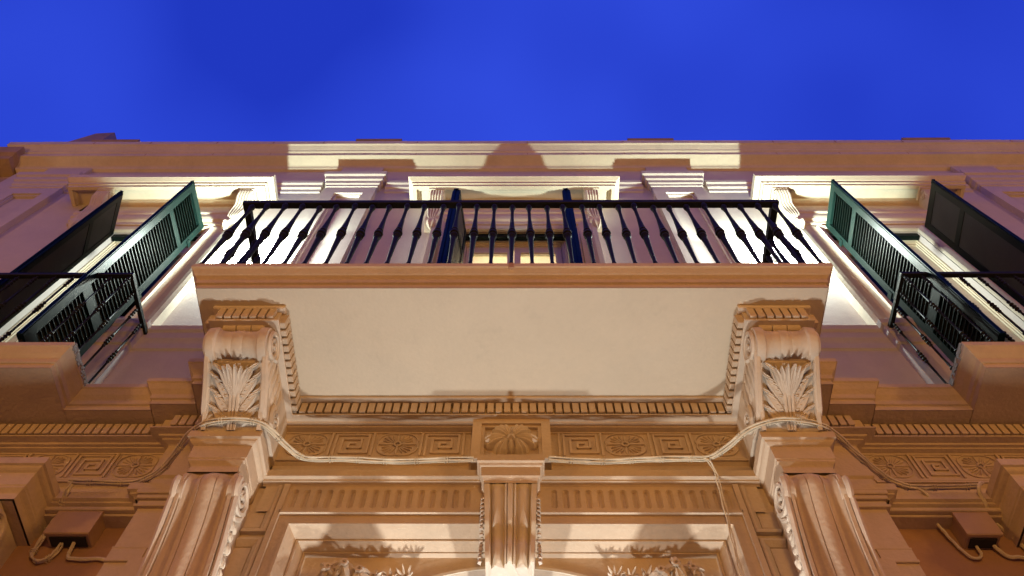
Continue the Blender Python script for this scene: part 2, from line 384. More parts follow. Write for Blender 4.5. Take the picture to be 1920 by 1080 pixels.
# dark stain notch and lime crust on slab edges
for s, x in ((1, 2.132), (-1, -2.087)):
    m = MB()
    for i in range(26):
        p = .2 + .23 * i / 26; m.box(x - .002 - random.random() * .003, x + .002 + random.random() * .003, p, p + .012, 4.915 + random.random() * .03, 4.955)
    m.build('lime_crust', mat('lime_crust_%d' % s, (.30, .29, .26), .9, .3, 60, .5), SB[0 if s > 0 else 1])
m = MB(); m.box(-.012, .012, .84, .8535, 4.905, 4.952); m.build('drip_stain', M_recess, SL)

# frieze wall base line path: side 0, ressaut .05, centre .12
ent_c = [(-1.045, .12), (1.045, .12)]
def entab(path, name='entablature'):
    m = MB()
    m.sweep([(.03, 4.805), (.03, 4.795), (.055, 4.79), (.055, 4.698), (.085, 4.696), (.085, 4.688), (.05, 4.686), (.045, 4.678), (.03, 4.677), (.03, 4.668), (.006, 4.664), (0, 4.66), (0, 4.45), (-.012, 4.44), (-.012, 4.352), (.037, 4.352),
             (.037, 4.312), (.022, 4.307), (.022, 4.298), (.006, 4.293), (0, 4.288)], path, False)
    return m.build(name, M_low, B)
EC = entab(ent_c)
side_path = [(1.30, .05), (1.60, .05), (1.60, 0), (XR, 0)]
E_R = entab(side_path); E_L = entab([(XL, 0), (-1.60, 0), (-1.60, .05), (-1.30, .05)])
m = MB(); m.box(-1.045, 1.045, -.3, .105, 4.30, 4.80); m.box(-1.02, 1.02, .10, .236, 4.782, 4.7995, .003); m.box(1.0, XR, -.35, -.02, 4.27, 4.80); m.box(XL, -1.0, -.35, -.02, 4.27, 4.80); m.build('frieze_core', M_low, B)

# dentils, one object each
dm = MB(); dm.box(-.0145, .0145, -.012, .036, 0, .075, .003); d_me = dm.mesh('dentil', M_low)
def dentil_run(a, b, p, parent, face=0, gap=.0395):
    """face 0: facing the street along x; +1/-1: facing +x / -x along p"""
    n = max(1, round(abs(b - a) / gap))
    for i in range(n):
        t = a + (b - a) * (i + .5) / n + random.uniform(-.0012, .0012)
        if face == 0: inst('dentil', d_me, parent, W(t, p, 4.704), random.uniform(-.02, .02))
        else: inst('dentil', d_me, parent, W(p, t, 4.704), PI / 2 * face)
dentil_run(-1.03, 1.03, .175, EC)
for s, E_ in ((1, E_R), (-1, E_L)):
    dentil_run(s * 1.33, s * 1.60, .105, E_)
    dentil_run(s * 1.625, s * 3.9, .055, E_)

# carved frieze: meander panels and rosettes
def key_mesh():
    m = MB(); u = .0265; v = .0262; w = .0105
    def strip(pts):
        for (a, b), (c, d) in zip(pts[:-1], pts[1:]):
            x0, x1 = sorted((a * u, c * u)); z0, z1 = sorted((b * v, d * v))
            m.box(x0 - w / 2, x1 + w / 2, -.006, .009 + (.0004 if a == c else 0), z0 - w / 2, z1 + w / 2, .0022)
    strip([(-3.6, -3.1), (-3.6, 3.1)]); strip([(3.6, -3.1), (3.6, 3.1)])
    strip([(-2.8, -3.1), (-2.8, 2.6), (2.8, 2.6), (2.8, -2.4), (-1.7, -2.4), (-1.7, 1.4), (1.6, 1.4), (1.6, -1.0), (-.5, -1.0), (-.5, .2), (.5, .2)])
    return m.mesh('meander', M_low)
def ros_mesh():
    m = MB()
    for k in range(4):
        a = k * PI / 2; c, s = math.cos(a), math.sin(a)
        m.finger(W(.018 * c, .004, .018 * s), W(.05 * c, .004, .05 * s), W(.09 * c, .0, .074 * s), .008, W(0, 1, 0), .007)
    for k in range(24):
        a = (k + .5) * PI / 12; r1 = .052 + .03 * abs(math.sin(2 * a)); c, s = math.cos(a), math.sin(a)
        if k % 6 in (5, 0): continue
        m.finger(W(.024 * c, .001, .024 * s), W(.045 * c, .002, .045 * s), W(r1 * c, .001, r1 * s * .92), .0052, W(0, 1, 0), .007)
    for k in range(4):
        a0 = k * PI / 2
        pts = [W(.087 * math.cos(a0 + t) * (1.0 + .16 * math.sin(2 * t)), .003, .076 * math.sin(a0 + t) * (1.0 + .16 * math.sin(2 * t))) for t in [i * PI / 20 for i in range(11)]]
        m.tube(pts, .0036, 5)
    m.tube([W(.0145 * math.cos(i * PI / 8), .006, .0145 * math.sin(i * PI / 8)) for i in range(17)], .0048, 6)
    m.tube([W(0, -.004, 0), W(0, .005, 0)], [.008, .004], 8)
    return m.mesh('rosette', M_low, True)
K, Rm = key_mesh(), ros_mesh()
ZF = 4.573
for s in (-1, 1):
    for x, me, nm in ((.925, Rm, 'rosette'), (.722, K, 'meander'), (.515, Rm, 'rosette'), (.312, K, 'meander')):
        inst(nm, me, EC, W(s * x, .1205, ZF))
    for i in range(9):
        inst(('rosette', 'meander')[i % 2], (Rm, K)[i % 2], E_R if s > 0 else E_L, W(s * (1.73 + i * .205), .0005, ZF))
for E_, xa, xb, p in ((EC, -1.045, -.18, .12), (EC, .18, 1.045, .12), (E_R, 1.62, 3.6, 0), (E_L, -3.6, -1.62, 0)):
    m = MB(); m.box(xa, xb, p - .005, p + .006, 4.655, 4.6665, .001); m.box(xa, xb, p - .005, p + .007, 4.470, 4.484, .001); m.box(xa, xb, p - .005, p + .012, 4.452, 4.463, .001)
    m.build('frieze_border', M_low, E_)

# fluted band, fascia, and the deep frame over the door
def flute_band():
    m = MB(); N = 24; zt, zb = 4.288, 4.135; P = .12; pit = .0478
    st = []
    for k in range(N):
        a = 2 * PI * k / N; c, s = math.cos(a), math.sin(a); st.append((c, s))
    def tile(xc):
        hw, r, hz = pit / 2, .0125, (zt - zb) / 2; zc = (zt + zb) / 2; hh = .056 - r
        rings = []
        outer = []
        for c, s in st:
            k = 1 / max(abs(c), abs(s)); outer.append((c * k * hw, s * k * hz))
        rings.append([(x, 0, z) for x, z in outer])
        rings.append([(c * r * 1.12, 0, s * r * 1.12 + (hh if s >= 0 else -hh)) for c, s in st])
        rings.append([(c * r * .92, .004, s * r * .92 + (hh if s >= 0 else -hh)) for c, s in st])
        rings.append([(c * r * .5, .0125, s * r * .5 + (hh if s >= 0 else -hh)) for c, s in st])
        vs = [W(xc + x, P - d, zc + z) for rg in rings for x, d, z in rg]; fs = []
        for q in range(3):
            for k in range(N): a = q * N + k; b = q * N + (k + 1) % N; fs.append((a, b, b + N, a + N))
        fs.append(tuple(range(3 * N, 4 * N))); m.add(vs, fs)
    for s in (-1, 1):
        for i in range(16): tile(s * (.155 + pit * (i + .5)))
        e = .155 + pit * 16
        a, b = sorted((s * e, s * 1.03)); m.quad(W(a, P, zb), W(b, P, zb), W(b, P, zt), W(a, P, zt))
    m.quad(W(-.155, P, zb), W(.155, P, zb), W(.155, P, zt), W(-.155, P, zt))
    return m.build('fluted_band', M_low, B, smooth=False)
flute_band()
m = MB(); m.sweep([(0, 4.135), (.004, 4.133), (.016, 4.128), (.016, 4.113), (0, 4.108), (0, 4.100)], [(-.93, .12), (.93, .12)]); m.build('bead_moulding', M_low, B)
# frame of the sunk field: profile offsets run inward from the outer edge (|x|=.93, z=4.07) to the field (p=0)
FR = [(.0, .12), (.035, .12), (.036, .128), (.044, .128), (.046, .118), (.05, .108), (.056, .085), (.062, .066), (.066, .058), (.067, .066), (.073, .066), (.075, .054), (.079, .045), (.086, .024), (.088, .016), (.089, .022), (.094, .022), (.096, .0)]
m = MB(); rows = []
for (sx, zc) in ((-1, 3.0), (-1, 4.10), (1, 4.10), (1, 3.0)):
    rows.append([W(sx * (.93 - o * 1.25), p, zc - (o if zc > 4 else 0)) for o, p in FR])
n = len(FR); m.add([v for r in rows for v in r], [(i * n + j, (i + 1) * n + j, (i + 1) * n + j + 1, i * n + j + 1) for i in range(3) for j in range(n - 1)])
m.build('field_frame', M_low, B)
# field with the arched doorway
m = MB(); RA, zc = .845, 3.10; xw = .83; N = 40
arc = [(RA * math.cos(PI * i / N), zc + RA * math.sin(PI * i / N)) for i in range(N + 1)]
arc = [(x, z) for x, z in arc if abs(x) < .80]
for (xa, za), (xb, zb) in zip(arc[:-1], arc[1:]):
    m.quad(W(xa, 0, za), W(xb, 0, zb), W(xb, 0, 4.03), W(xa, 0, 4.03)); m.quad(W(xa, 0, za), W(xb, 0, zb), W(xb, -.35, zb), W(xa, -.35, za))
for s in (-1, 1): m.quad(W(s * arc[0][0], 0, 3.0), W(s * .83, 0, 3.0), W(s * .83, 0, 4.03), W(s * arc[0][0], 0, 4.03))
m.build('door_arch_wall', M_low, B)
m = MB()
for r0, r1, pp in ((.846, .86, .006),):
    ar = [(math.cos(PI * i / N), math.sin(PI * i / N)) for i in range(4, N - 3)]
    for (ca, sa), (cb, sb) in zip(ar[:-1], ar[1:]):
        for ra, rb, pa, pb in ((r0, r0, -.0, pp), (r0, r1, pp, pp), (r1, r1, pp, 0)):
            m.quad(W(ra * ca, pa, zc + ra * sa), W(ra * cb, pa, zc + ra * sb), W(rb * cb, pb, zc + rb * sb), W(rb * ca, pb, zc + rb * sa))
m.build('arch_moulding', M_soffit, B)
# leafy spandrel reliefs
for s in (-1, 1):
    rnd = random.Random(11 + s); m = MB()
    def sprig(x, z, n, r, th, w, ph=0):
        z -= .008; r *= .80; w *= .75; th *= .85
        for k in range(n):
            a = ph + 2 * PI * k / n + rnd.uniform(-.2, .2); q = r * rnd.uniform(.75, 1.15); out_ = rnd.uniform(.3, 1)
            m.finger(W(x, .01 + th, z), W(x + q * .6 * math.cos(a), .03 + th * out_, z + q * .6 * math.sin(a)), W(x + q * math.cos(a), .012 + .045 * out_, z + q * math.sin(a)), w, W(math.cos(a) * .2, 1, .1), .012)
        m.tube([W(x + .012 * math.cos(i), .02 + th, z + .012 * math.sin(i)) for i in range(7)], .007, 5)
    sprig(s * .69, 3.895, 7, .055, .06, .014); sprig(s * .735, 3.84, 6, .05, .02, .013); sprig(s * .62, 3.875, 8, .07, .11, .022, .3)
    sprig(s * .56, 3.85, 7, .065, .10, .020); sprig(s * .52, 3.88, 5, .045, .02, .012); sprig(s * .455, 3.885, 7, .04, .01, .008); sprig(s * .40, 3.89, 7, .045, .006, .007)
    sprig(s * .66, 3.82, 7, .07, .05, .02); sprig(s * .74, 3.77, 6, .06, .03, .015); sprig(s * .61, 3.77, 6, .07, .05, .02); sprig(s * .70, 3.70, 7, .07, .04, .02); sprig(s * .76, 3.64, 6, .05, .03, .015)
    m.tube([W(s * .615, 0, 3.60), W(s * .615, .08, 3.60), W(s * .615, .15, 3.60)], [.10, .085, .05], 12); sprig(s * .615, 3.62, 12, .15, .13, .03)
    m.tube([W(s * .38, .008, 3.90), W(s * .46, .012, 3.87), W(s * .55, .03, 3.85), W(s * .64, .04, 3.86), W(s * .72, .03, 3.82), W(s * .75, .02, 3.72), W(s * .78, .01, 3.6)], [.004, .007, .011, .014, .012, .01, .006], 6)
    m.build('foliage_relief', M_relief, B, smooth=True)

# ------------------------------------------------------------------ scroll helpers
def spiral(m, x, pc, zc, r, turns, tr, sgn=1, start=PI / 2, n=44, k=.80):
    pts = []; rr = []
    for i in range(n):
        t = i / (n - 1); a = start + sgn * turns * 2 * PI * t; q = r * (1 - k * t)
        pts.append(W(x, pc + q * math.cos(a), zc + q * math.sin(a))); rr.append(tr * (1 - .45 * t))
    m.tube(pts, rr, 6)
    m.tube([W(x - tr, pc, zc), W(x + tr, pc, zc)], r * .16, 10)

# upper consoles under the slab
def upper_console(xc):
    h = empty('slab_console'); h.parent = B; x0, x1 = xc - .125, xc + .125
    m = MB(); m.box(x0 - .035, x1 + .035, .10, .715, 4.775, 4.7995, .004); m.box(x0 - .018, x1 + .018, .10, .69, 4.70, 4.777); m.box(x0 - .028, x1 + .028, .10, .70, 4.687, 4.700, .003)
    m.build('abacus', M_relief, h)
    for i in range(7): inst('dentil', d_me, h, W(x0 - .005 + (i + .5) * .26 / 7, .676, 4.7005))
    for s in (-1, 1):
        for i in range(12): inst('dentil', d_me, h, W(xc + s * .139, .23 + i * .0395, 4.7005), PI / 2 * s)
    # body: S-shaped side
    body = [(.10, 4.687), (.57, 4.687), (.60, 4.60), (.575, 4.54), (.52, 4.512), (.47, 4.480), (.425, 4.444), (.385, 4.404), (.355, 4.357), (.10, 4.357)]
    m = MB(); m.prism(body, x0 + .018, x1 - .018)
    m.prism([(.10, 4.687), (.58, 4.687), (.585, 4.55), (.51, 4.512), (.44, 4.475), (.36, 4.44), (.33, 4.40), (.25, 4.44), (.10, 4.44)], x0, x1)
    m.build('console_body', M_relief, h)
    # front roll with flared ends
    m = MB(); N = 22; prof = [(-.128, .085), (-.128, .104), (-.096, .108), (-.090, .104), (-.086, .094), (-.070, .086), (-.045, .084), (-.028, .086), (-.024, .084), (-.012, .090), (0, .088), (.012, .090), (.024, .084), (.028, .086), (.045, .084), (.070, .086), (.086, .094), (.090, .104), (.096, .108), (.128, .104), (.128, .085)]
    vs = []; fs = []
    for x, r in prof:
        for k in range(N):
            a = 2 * PI * k / N; vs.append(W(xc + x, .606 + r * .80 * math.cos(a), 4.616 + r * .80 * math.sin(a)))
    for i in range(len(prof) - 1):
        for k in range(N): a = i * N + k; b = i * N + (k + 1) % N; fs.append((a, b, b + N, a + N))
    fs += [tuple(range(N)), tuple(range(len(vs) - N, len(vs)))]
    m.add(vs, fs); m.build('scroll_roll', M_relief, h, smooth=True)
    for s in (-1, 1):
        m = MB()
        spiral(m, xc + s * .136, .606, 4.616, .072, 2.0, .013, -1, PI)
        m.tube([W(xc + s * .10, .305, 4.50), W(xc + s * .128, .305, 4.50)], .070, 24)
        spiral(m, xc + s * .134, .305, 4.50, .060, 2.0, .013, -1, PI * .1)
        m.tube([W(xc + s * .123, .675, 4.65), W(xc + s * .123, .60, 4.54), W(xc + s * .123, .50, 4.48), W(xc + s * .123, .42, 4.42), W(xc + s * .123, .36, 4.40), W(xc + s * .123, .31, 4.425)], [.008, .014, .016, .016, .014, .012], 6)
        for i in range(6):
            p = .30 + i * .045
            m.finger(W(xc + s * .118, p, 4.54 - .01 * (i % 2)), W(xc + s * .13, p + .03, 4.60), W(xc + s * .12, p + .055, 4.655), .017, W(s, 0, 0), .014)
            m.finger(W(xc + s * .118, p + .02, 4.50), W(xc + s * .13, p + .05, 4.53), W(xc + s * .12, p + .085, 4.56), .013, W(s, 0, 0), .012)
        m.build('volute', M_relief, h, smooth=True)
    # small rolled cushion between roll and dentils
    m = MB()
    for i, w in ((-1, .028), (0, .03), (1, .028)): m.tube([W(xc + i * .062 - w, .655, 4.69), W(xc + i * .062 + w, .655, 4.69)], .02, 10)
    m.build('egg_moulding', M_relief, h, smooth=True)
    # acanthus leaf on the front
    cur = [(.352, 4.36), (.388, 4.402), (.428, 4.442), (.475, 4.478), (.525, 4.510), (.578, 4.536)]
    def S(u, v):
        t = max(0, min(.999, v)) * 5; i = int(t); q = t - i
        p = cur[i][0] * (1 - q) + cur[i + 1][0] * q; z = cur[i][1] * (1 - q) + cur[i + 1][1] * q
        dp, dz = cur[i + 1][0] - cur[i][0], cur[i + 1][1] - cur[i][1]; l = math.hypot(dp, dz); n_ = (dz / l, -dp / l)
        return p, z, n_
    def pt(u, v, h_=0):
        p, z, n_ = S(u, v); return W(xc + u, p + n_[0] * h_, z + n_[1] * h_)
    m = MB()
    for s in (-1, 1):
        a = [pt(s * .106, v, -.02) for v in (0, .2, .4, .6, .8, .999)] ; b = [pt(s * .108, v, .018) for v in (0, .2, .4, .6, .8, .999)]; c = [pt(s * .124, v, .018) for v in (0, .2, .4, .6, .8, .999)]; d = [pt(s * .124, v, -.02) for v in (0, .2, .4, .6, .8, .999)]
        m.add(a + b + c + d, [(i + 6 * j, i + 1 + 6 * j, i + 7 + 6 * j, i + 6 + 6 * j) for j in range(3) for i in range(5)])
    for u in (-.012, .0, .012): m.tube([pt(u * (1 + .6 * v), v, .012 + .012 * v) for v in [i / 8 for i in range(9)]], [.007] * 9, 6)
    for s in (-1, 1):
        for li, (v0, v1, uo) in enumerate(((.0, .34, .098), (.16, .58, .100), (.36, .80, .098), (.50, .93, .074))):
            p_, z_, n_ = S(0, (v0 + v1) / 2); nn = W(s * .12, n_[0], n_[1]); rel = .35 + .2 * li
            m.finger(pt(s * .012, v0, .001), pt(s * (.02 + uo * .30), v0 + (v1 - v0) * .62, .010 * rel + .004), pt(s * uo * .95, v1, .002), .026 - .002 * li, nn, .013 * rel + .003)
            for k in range(6):
                t = .22 + k * .155; u = .012 + (uo - .012) * t ** 1.35; v = v0 + (v1 - v0) * (1 - (1 - t) ** 1.5)
                m.finger(pt(s * u * .86, v, .008 * rel + .003), pt(s * (u + .010), min(1, v + .035), .020 * rel + .004), pt(s * min(.104, u + .024), min(1, v + .02 + .012 * k), .002), .0078, nn, .011 * rel + .003)
                if k < 4: m.finger(pt(s * u * .8, v, .006 * rel + .002), pt(s * (u * .9), min(1, v + .06), .016 * rel + .002), pt(s * (u + .004), min(1, v + .12), .003), .006, nn, .009 * rel + .002)
        p_, z_, n_ = S(0, .9)
        for k in range(3):
            m.finger(pt(s * .004, .46, .010), pt(s * (.010 + .014 * k), .84, .030), pt(s * (.014 + .024 * k), .998 - .03 * k, .066 - .014 * k), .0165, W(s * .2, n_[0], n_[1]), .015)
    m.build('acanthus_leaf', M_relief, h, smooth=True)
    return h
upper_console(-1.163); upper_console(1.163)

# ressaut blocks carrying the consoles, and the keystone cap
BP = [(0, 4.3545), (0, 4.316), (-.010, 4.312), (-.014, 4.302), (-.020, 4.296), (-.030, 4.290), (-.032, 4.218), (-.036, 4.212), (-.036, 4.204), (-.048, 4.192), (-.052, 4.186), (-.052, 4.150), (-.06, 4.150)]
def block(xa, xb, P, base, prof=BP, name='console_block'):
    m = MB(); m.sweep(prof, [(xa, base), (xa, P), (xb, P), (xb, base)], False)
    m.quad(W(xa, base - .05, 4.3545), W(xb, base - .05, 4.3545), W(xb, P, 4.3545), W(xa, P, 4.3545))
    m.box(xa + .07, xb - .07, base - .1, P - .07, 4.151, 4.35); zb = prof[-1][1]
    m.quad(W(xa + .05, base, zb), W(xb - .05, base, zb), W(xb - .05, P - .05, zb), W(xa + .05, P - .05, zb))
    return m.build(name, M_low, B)
block(-1.330, -1.030, .358, .06); block(1.028, 1.333, .355, .06)
block(-2.42, -1.955, .22, -.08); block(2.04, 2.50, .215, -.08)
KP = [(0, 4.3545), (0, 4.318), (-.008, 4.312), (-.012, 4.300), (-.018, 4.296), (-.020, 4.245), (-.026, 4.238), (-.032, 4.225), (-.032, 4.212)]
block(-.141, .141, .234, .10, KP, 'keystone_cap')

# lower scroll consoles
def lower_console(xc, hw=.105, zt=4.152, pt_=.335, inner=1, name='door_console', P0=.08):
    h = empty(name); h.parent = B
    def fp(z):                                     # front curve: big roll at the top, then a long S
        t = (zt - z) / 1.0
        if t < .09: return pt_ - .06 + .06 * math.sin(PI / 2 * min(1, t / .09 + .25))
        return pt_ - .13 * (1 - math.exp(-(t - .09) * 3.2)) - .03 * t
    zs = [zt - .0, zt - .01, zt - .025, zt - .045, zt - .07, zt - .10, zt - .14] + [zt - .14 - i * .05 for i in range(1, 18)]
    # cross section: raised edges, cavettos and a central double roll
    us = []
    for i in range(101):
        u = -1 + 2 * i / 100; a = abs(u)
        if a > .86: hgt = .0
        elif a > .83: hgt = -.013
        elif a > .30: q = (a - .30) / .53; hgt = -.006 - .022 * math.sin(PI * q ** 1.3)
        elif a > .27: hgt = -.012
        else: hgt = -.007 + .009 * math.cos(a / .27 * PI / 2)
        us.append((u, hgt))
    m = MB(); vs = []
    for z in zs:
        for u, hg in us: vs.append(W(xc + u * hw * (1 + .16 * (zt - z)), fp(z) + hg * (1 if z < zt - .02 else .4), z))
    n = len(us); m.add(vs, [(i * n + j, i * n + j + 1, (i + 1) * n + j + 1, (i + 1) * n + j) for i in range(len(zs) - 1) for j in range(n - 1)])
    m.build('console_front', M_low, h, smooth=True)
    m = MB(); poly = [(P0 - .05, zt)] + [(fp(z) - .0002, z) for z in zs] + [(P0 - .05, zs[-1])]
    for s in (-1, 1):
        vs = [W(xc + s * hw * (1 + .16 * (zt - z)), p, z) for p, z in poly]; m.add(vs, [tuple(range(len(vs)))])
    m.quad(W(xc - hw, P0 - .05, zt), W(xc + hw, P0 - .05, zt), W(xc + hw, pt_ - .05, zt), W(xc - hw, pt_ - .05, zt))
    m.build('console_cheek', M_relief, h)
    for s in (-1, 1):
        m = MB()
        x = xc + s * (hw + .014); m.tube([W(xc + s * (hw - .02), pt_ - .082, zt - .088), W(xc + s * (hw + .001), pt_ - .082, zt - .088)], .077, 28)
        spiral(m, x, pt_ - .082, zt - .088, .079, 2.1, .0145, -1, PI * .1)
        q = [(pt_ - .012, zt - .09), (pt_ - .03, zt - .16), (pt_ - .055, zt - .24), (pt_ - .085, zt - .34), (pt_ - .11, zt - .46), (pt_ - .13, zt - .62), (pt_ - .15, zt - .85)]
        m.tube([W(x + s * .02 * (zt - z), p - .008, z) for p, z in q], [.012, .013, .013, .012, .011, .01, .008], 6)
        q = [(pt_ - .155, zt - .10), (pt_ - .14, zt - .15), (pt_ - .10, zt - .19), (pt_ - .06, zt - .185)]
        m.tube([W(x, p, z) for p, z in q], [.012, .012, .010, .006], 6)
        m.build('volute', M_relief, h, smooth=True)
    rnd = random.Random(3)
    for s in (-1, 1):
        m = MB()
        for i in range(11):
            z = zt - .185 - i * .046; pc = fp(z) - .060 - .003 * i
            xx = xc + s * (hw * (1 + .16 * (zt - z)) - .003)
            for k in (-1.3, -.45, .45, 1.3):
                a = -PI / 2 + k * .7 + rnd.uniform(-.25, .25); r = rnd.uniform(.038, .066) * (1 - .035 * i)
                m.finger(W(xx, pc, z), W(xx + s * rnd.uniform(.012, .032), pc + r * .6 * math.cos(a + k * .3), z + r * .6 * math.sin(a)), W(xx + s * rnd.uniform(.0, .018), pc + r * math.cos(a), z + r * math.sin(a)), rnd.uniform(.008, .015), W(s, 0, 0), .009)
        m.build('leaf_drop', M_relief, h, smooth=True)
    return h
lower_console(-1.165); lower_console(1.168)
lower_console(-2.19, .13, 4.146, .20, 1, 'door_console', -.10); lower_console(2.27, .13, 4.146, .20, 1, 'door_console', -.10)

# pilasters behind the lower consoles
for s in (-1, 1):
    m = MB()
    def bx(a, b, *r): a, b = sorted((s * a, s * b)); m.box(a, b, *r)
    bx(.945, 1.30, -.2, .105, 2.9, 4.14); bx(.93, 1.30, -.2, .10, 4.141, 4.33); bx(1.30, 1.555, -.2, .06, 2.9, 4.30)
    # mouldings of the broad outer strip
    for z0, z1, e in ((4.285, 4.31, .03), (4.262, 4.284, .022), (4.236, 4.260, .010), (4.218, 4.232, .018)): bx(1.30, 1.555 + e, .0, .06 + e, z0, z1, .003)
    bx(1.30, 1.46, 0, .075, 3.0, 3.93); bx(1.30, 1.557, 0, .068, 3.985, 3.995, .002); bx(1.30, 1.557, 0, .071, 3.915, 3.93, .002); bx(1.42, 1.556, 0, .066, 3.93, 3.985)
    # sunk panel strip between scroll and frame
    bx(.925, .948, .10, .136, 2.9, 4.29, .003)
    PF = [(0, .104), (0, .126), (.006, .129), (.013, .129), (.034, .112), (.037, .104)]
    for pts, dz in (([(.955, 4.29), (.955, 4.015), (1.055, 4.015)], 1), ([(.955, 2.9), (.955, 3.982), (1.055, 3.982)], -1)):
        rows = []
        for k, (x, z) in enumerate(pts): rows.append([W(s * (x + (o if k < 2 else 0)), p, z + (dz * o if k else 0)) for o, p in PF])
        n = len(PF); m.add([v for r in rows for v in r], [(i * n + j, (i + 1) * n + j, (i + 1) * n + j + 1, i * n + j + 1) for i in range(2) for j in range(n - 1)])
    bx(.992, 1.062, .10, .110, 4.053, 4.29, .002); bx(.992, 1.062, .10, .110, 2.9, 3.944, .002)
    bx(2.13, 2.50, -.10, -.055, 2.9, 4.149)
    m.build('door_pilaster', M_low, B)
    # recessed wall of the side bay
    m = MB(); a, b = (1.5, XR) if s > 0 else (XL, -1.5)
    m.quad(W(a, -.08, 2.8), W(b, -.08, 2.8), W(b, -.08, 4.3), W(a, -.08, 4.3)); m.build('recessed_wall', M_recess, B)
    m = MB(); a, b = (1.56, 3.5) if s > 0 else (-3.5, -1.56); m.box(a, b, -.10, .012, 4.268, 4.290, .004); m.box(a, b, -.10, -.01, 4.255, 4.267, .003); m.build('bead_moulding', M_low, B)

# central panel with shell leaf
m = MB(); P = .182
m.box(-.176, -.135, .10, P, 4.40, 4.697, .003); m.box(.135, .176, .10, P, 4.40, 4.697, .003); m.box(-.135, .135, .10, P, 4.655, 4.697, 0); m.box(-.135, .135, .10, P, 4.40, 4.425, 0)
for a, b in ((-.135, -.120), (.120, .135)): m.box(a, b, .10, P - .012, 4.425, 4.655)
m.box(-.12, .12, .10, P - .012, 4.640, 4.655); m.box(-.12, .12, .10, P - .028, 4.425, 4.640)
pn = m.build('keystone_panel', M_low, B)
m = MB(); zc = 4.538; NR, NT = 12, 168; vs = []; fs = []
lobes = [(PI * .335, .50, 1.0), (PI * .665, .50, 1.0), (-.10, .46, 1.0), (PI + .10, .46, 1.0), (-PI * .31, .36, .86), (-PI * .69, .36, .86), (-PI / 2, .30, .70)]
def rad(a):
    best = (0, 0)
    for c, w, r in lobes:
        d = (a - c + PI) % (2 * PI) - PI
        if abs(d) < w * 1.25: best = max(best, (r * (1 - .30 * abs(d / (w * 1.25)) ** 3), abs(d) / (w * 1.1)))
    return best if best[0] else (.55, 1)
for i in range(NR + 1):
    t = i / NR
    for k in range(NT):
        a = 2 * PI * k / NT; R_, d0 = rad(a); sc = 1 + .025 * math.cos(a * 28) * t; r = .136 * t * R_ * sc
        h_ = .012 + .040 * math.sin(PI * (.10 + .80 * t)) * (1 - .75 * min(1, d0) ** 4) + .0045 * math.cos(a * 28) * t ** .5 - (.012 * (1 - t / .2) if t < .2 else 0)
        if i == NR: h_ = 0
        vs.append(W(r * math.cos(a) * .92, P - .028 + h_, zc + r * math.sin(a) * .83))
for i in range(NR):
    for k in range(NT): a = i * NT + k; b = i * NT + (k + 1) % NT; fs.append((a, b, b + NT, a + NT))
m.add(vs, fs)
m.add([W(-.026, P + .012, zc - .035), W(.026, P + .012, zc - .035), W(.012, P + .014, zc + .018), (0 - .012, -(P + .014), zc + .018), W(0, P + .040, zc - .022)], [(0, 1, 4), (1, 2, 4), (2, 3, 4), (3, 0, 4)])
m.build('shell_leaf', M_relief, pn, smooth=True)
# keystone with ribs
h = empty('keystone'); h.parent = B
m = MB(); n = 81; vs = []
zk = [4.212 - i * .0103 for i in range(40)]
def kp(z):
    t = (4.212 - z) / .40
    return .200 + .006 * math.sin(t * 2) - .075 * max(0, (t - .1)) ** 1.4 + (.030 * math.sin(max(0, (t - .72)) / .28 * PI * .62) if t > .72 else 0) - (.02 * math.sin((t - .52) / .22 * PI) if .52 < t < .74 else 0)
for z in zk:
    hw = .108 - .045 * (4.212 - z)
    for i in range(n):
        u = -1 + 2 * i / (n - 1); a = abs(u)
        if a > .80: g_ = 0
        elif a > .77: g_ = -.014
        elif a > .24: q = (a - .24) / .53; g_ = -.008 - .030 * (1 - abs(math.sin(PI * (q * 1.0 + .0))) ** .7) if q > .5 else -.008 - .016 * (1 - math.sin(PI * q))
        elif a > .21: g_ = -.022
        else: g_ = -.004 + .008 * math.cos(a / .21 * PI / 2) - (.012 if .10 < a < .13 else 0)
        vs.append(W(u * hw, kp(z) + g_ * min(1, (4.212 - z) / .02 + .2), z + (.006 * math.cos(u * 14) if z == zk[-1] else 0)))
last_row = vs[-n:]
m.add(vs, [(i * n + j, i * n + j + 1, (i + 1) * n + j + 1, (i + 1) * n + j) for i in range(len(zk) - 1) for j in range(n - 1)])
m.build('keystone_face', M_soffit, h, smooth=True)
m = MB()
for s in (-1, 1):
    vs = [W(s * .1078, -.02, 4.212)] + [W(s * (.1078 - .045 * (4.212 - z)), kp(z) - .0004, z) for z in zk] + [W(s * .0895, -.02, zk[-1])]; m.add(vs, [tuple(range(len(vs)))])
    for i in range(16):
        z = 4.16 - i * .021; m.finger(W(s * .105, kp(z) - .05, z), W(s * .116, kp(z) - .03, z - .012), W(s * .108, kp(z) - .012, z - .03), .011, W(s, 0, 0), .010)
m.add(last_row + [W(.0895, -.02, zk[-1]), W(-.0895, -.02, zk[-1])], [tuple(range(len(last_row) + 2))])
m.build('keystone_side', M_relief, h)

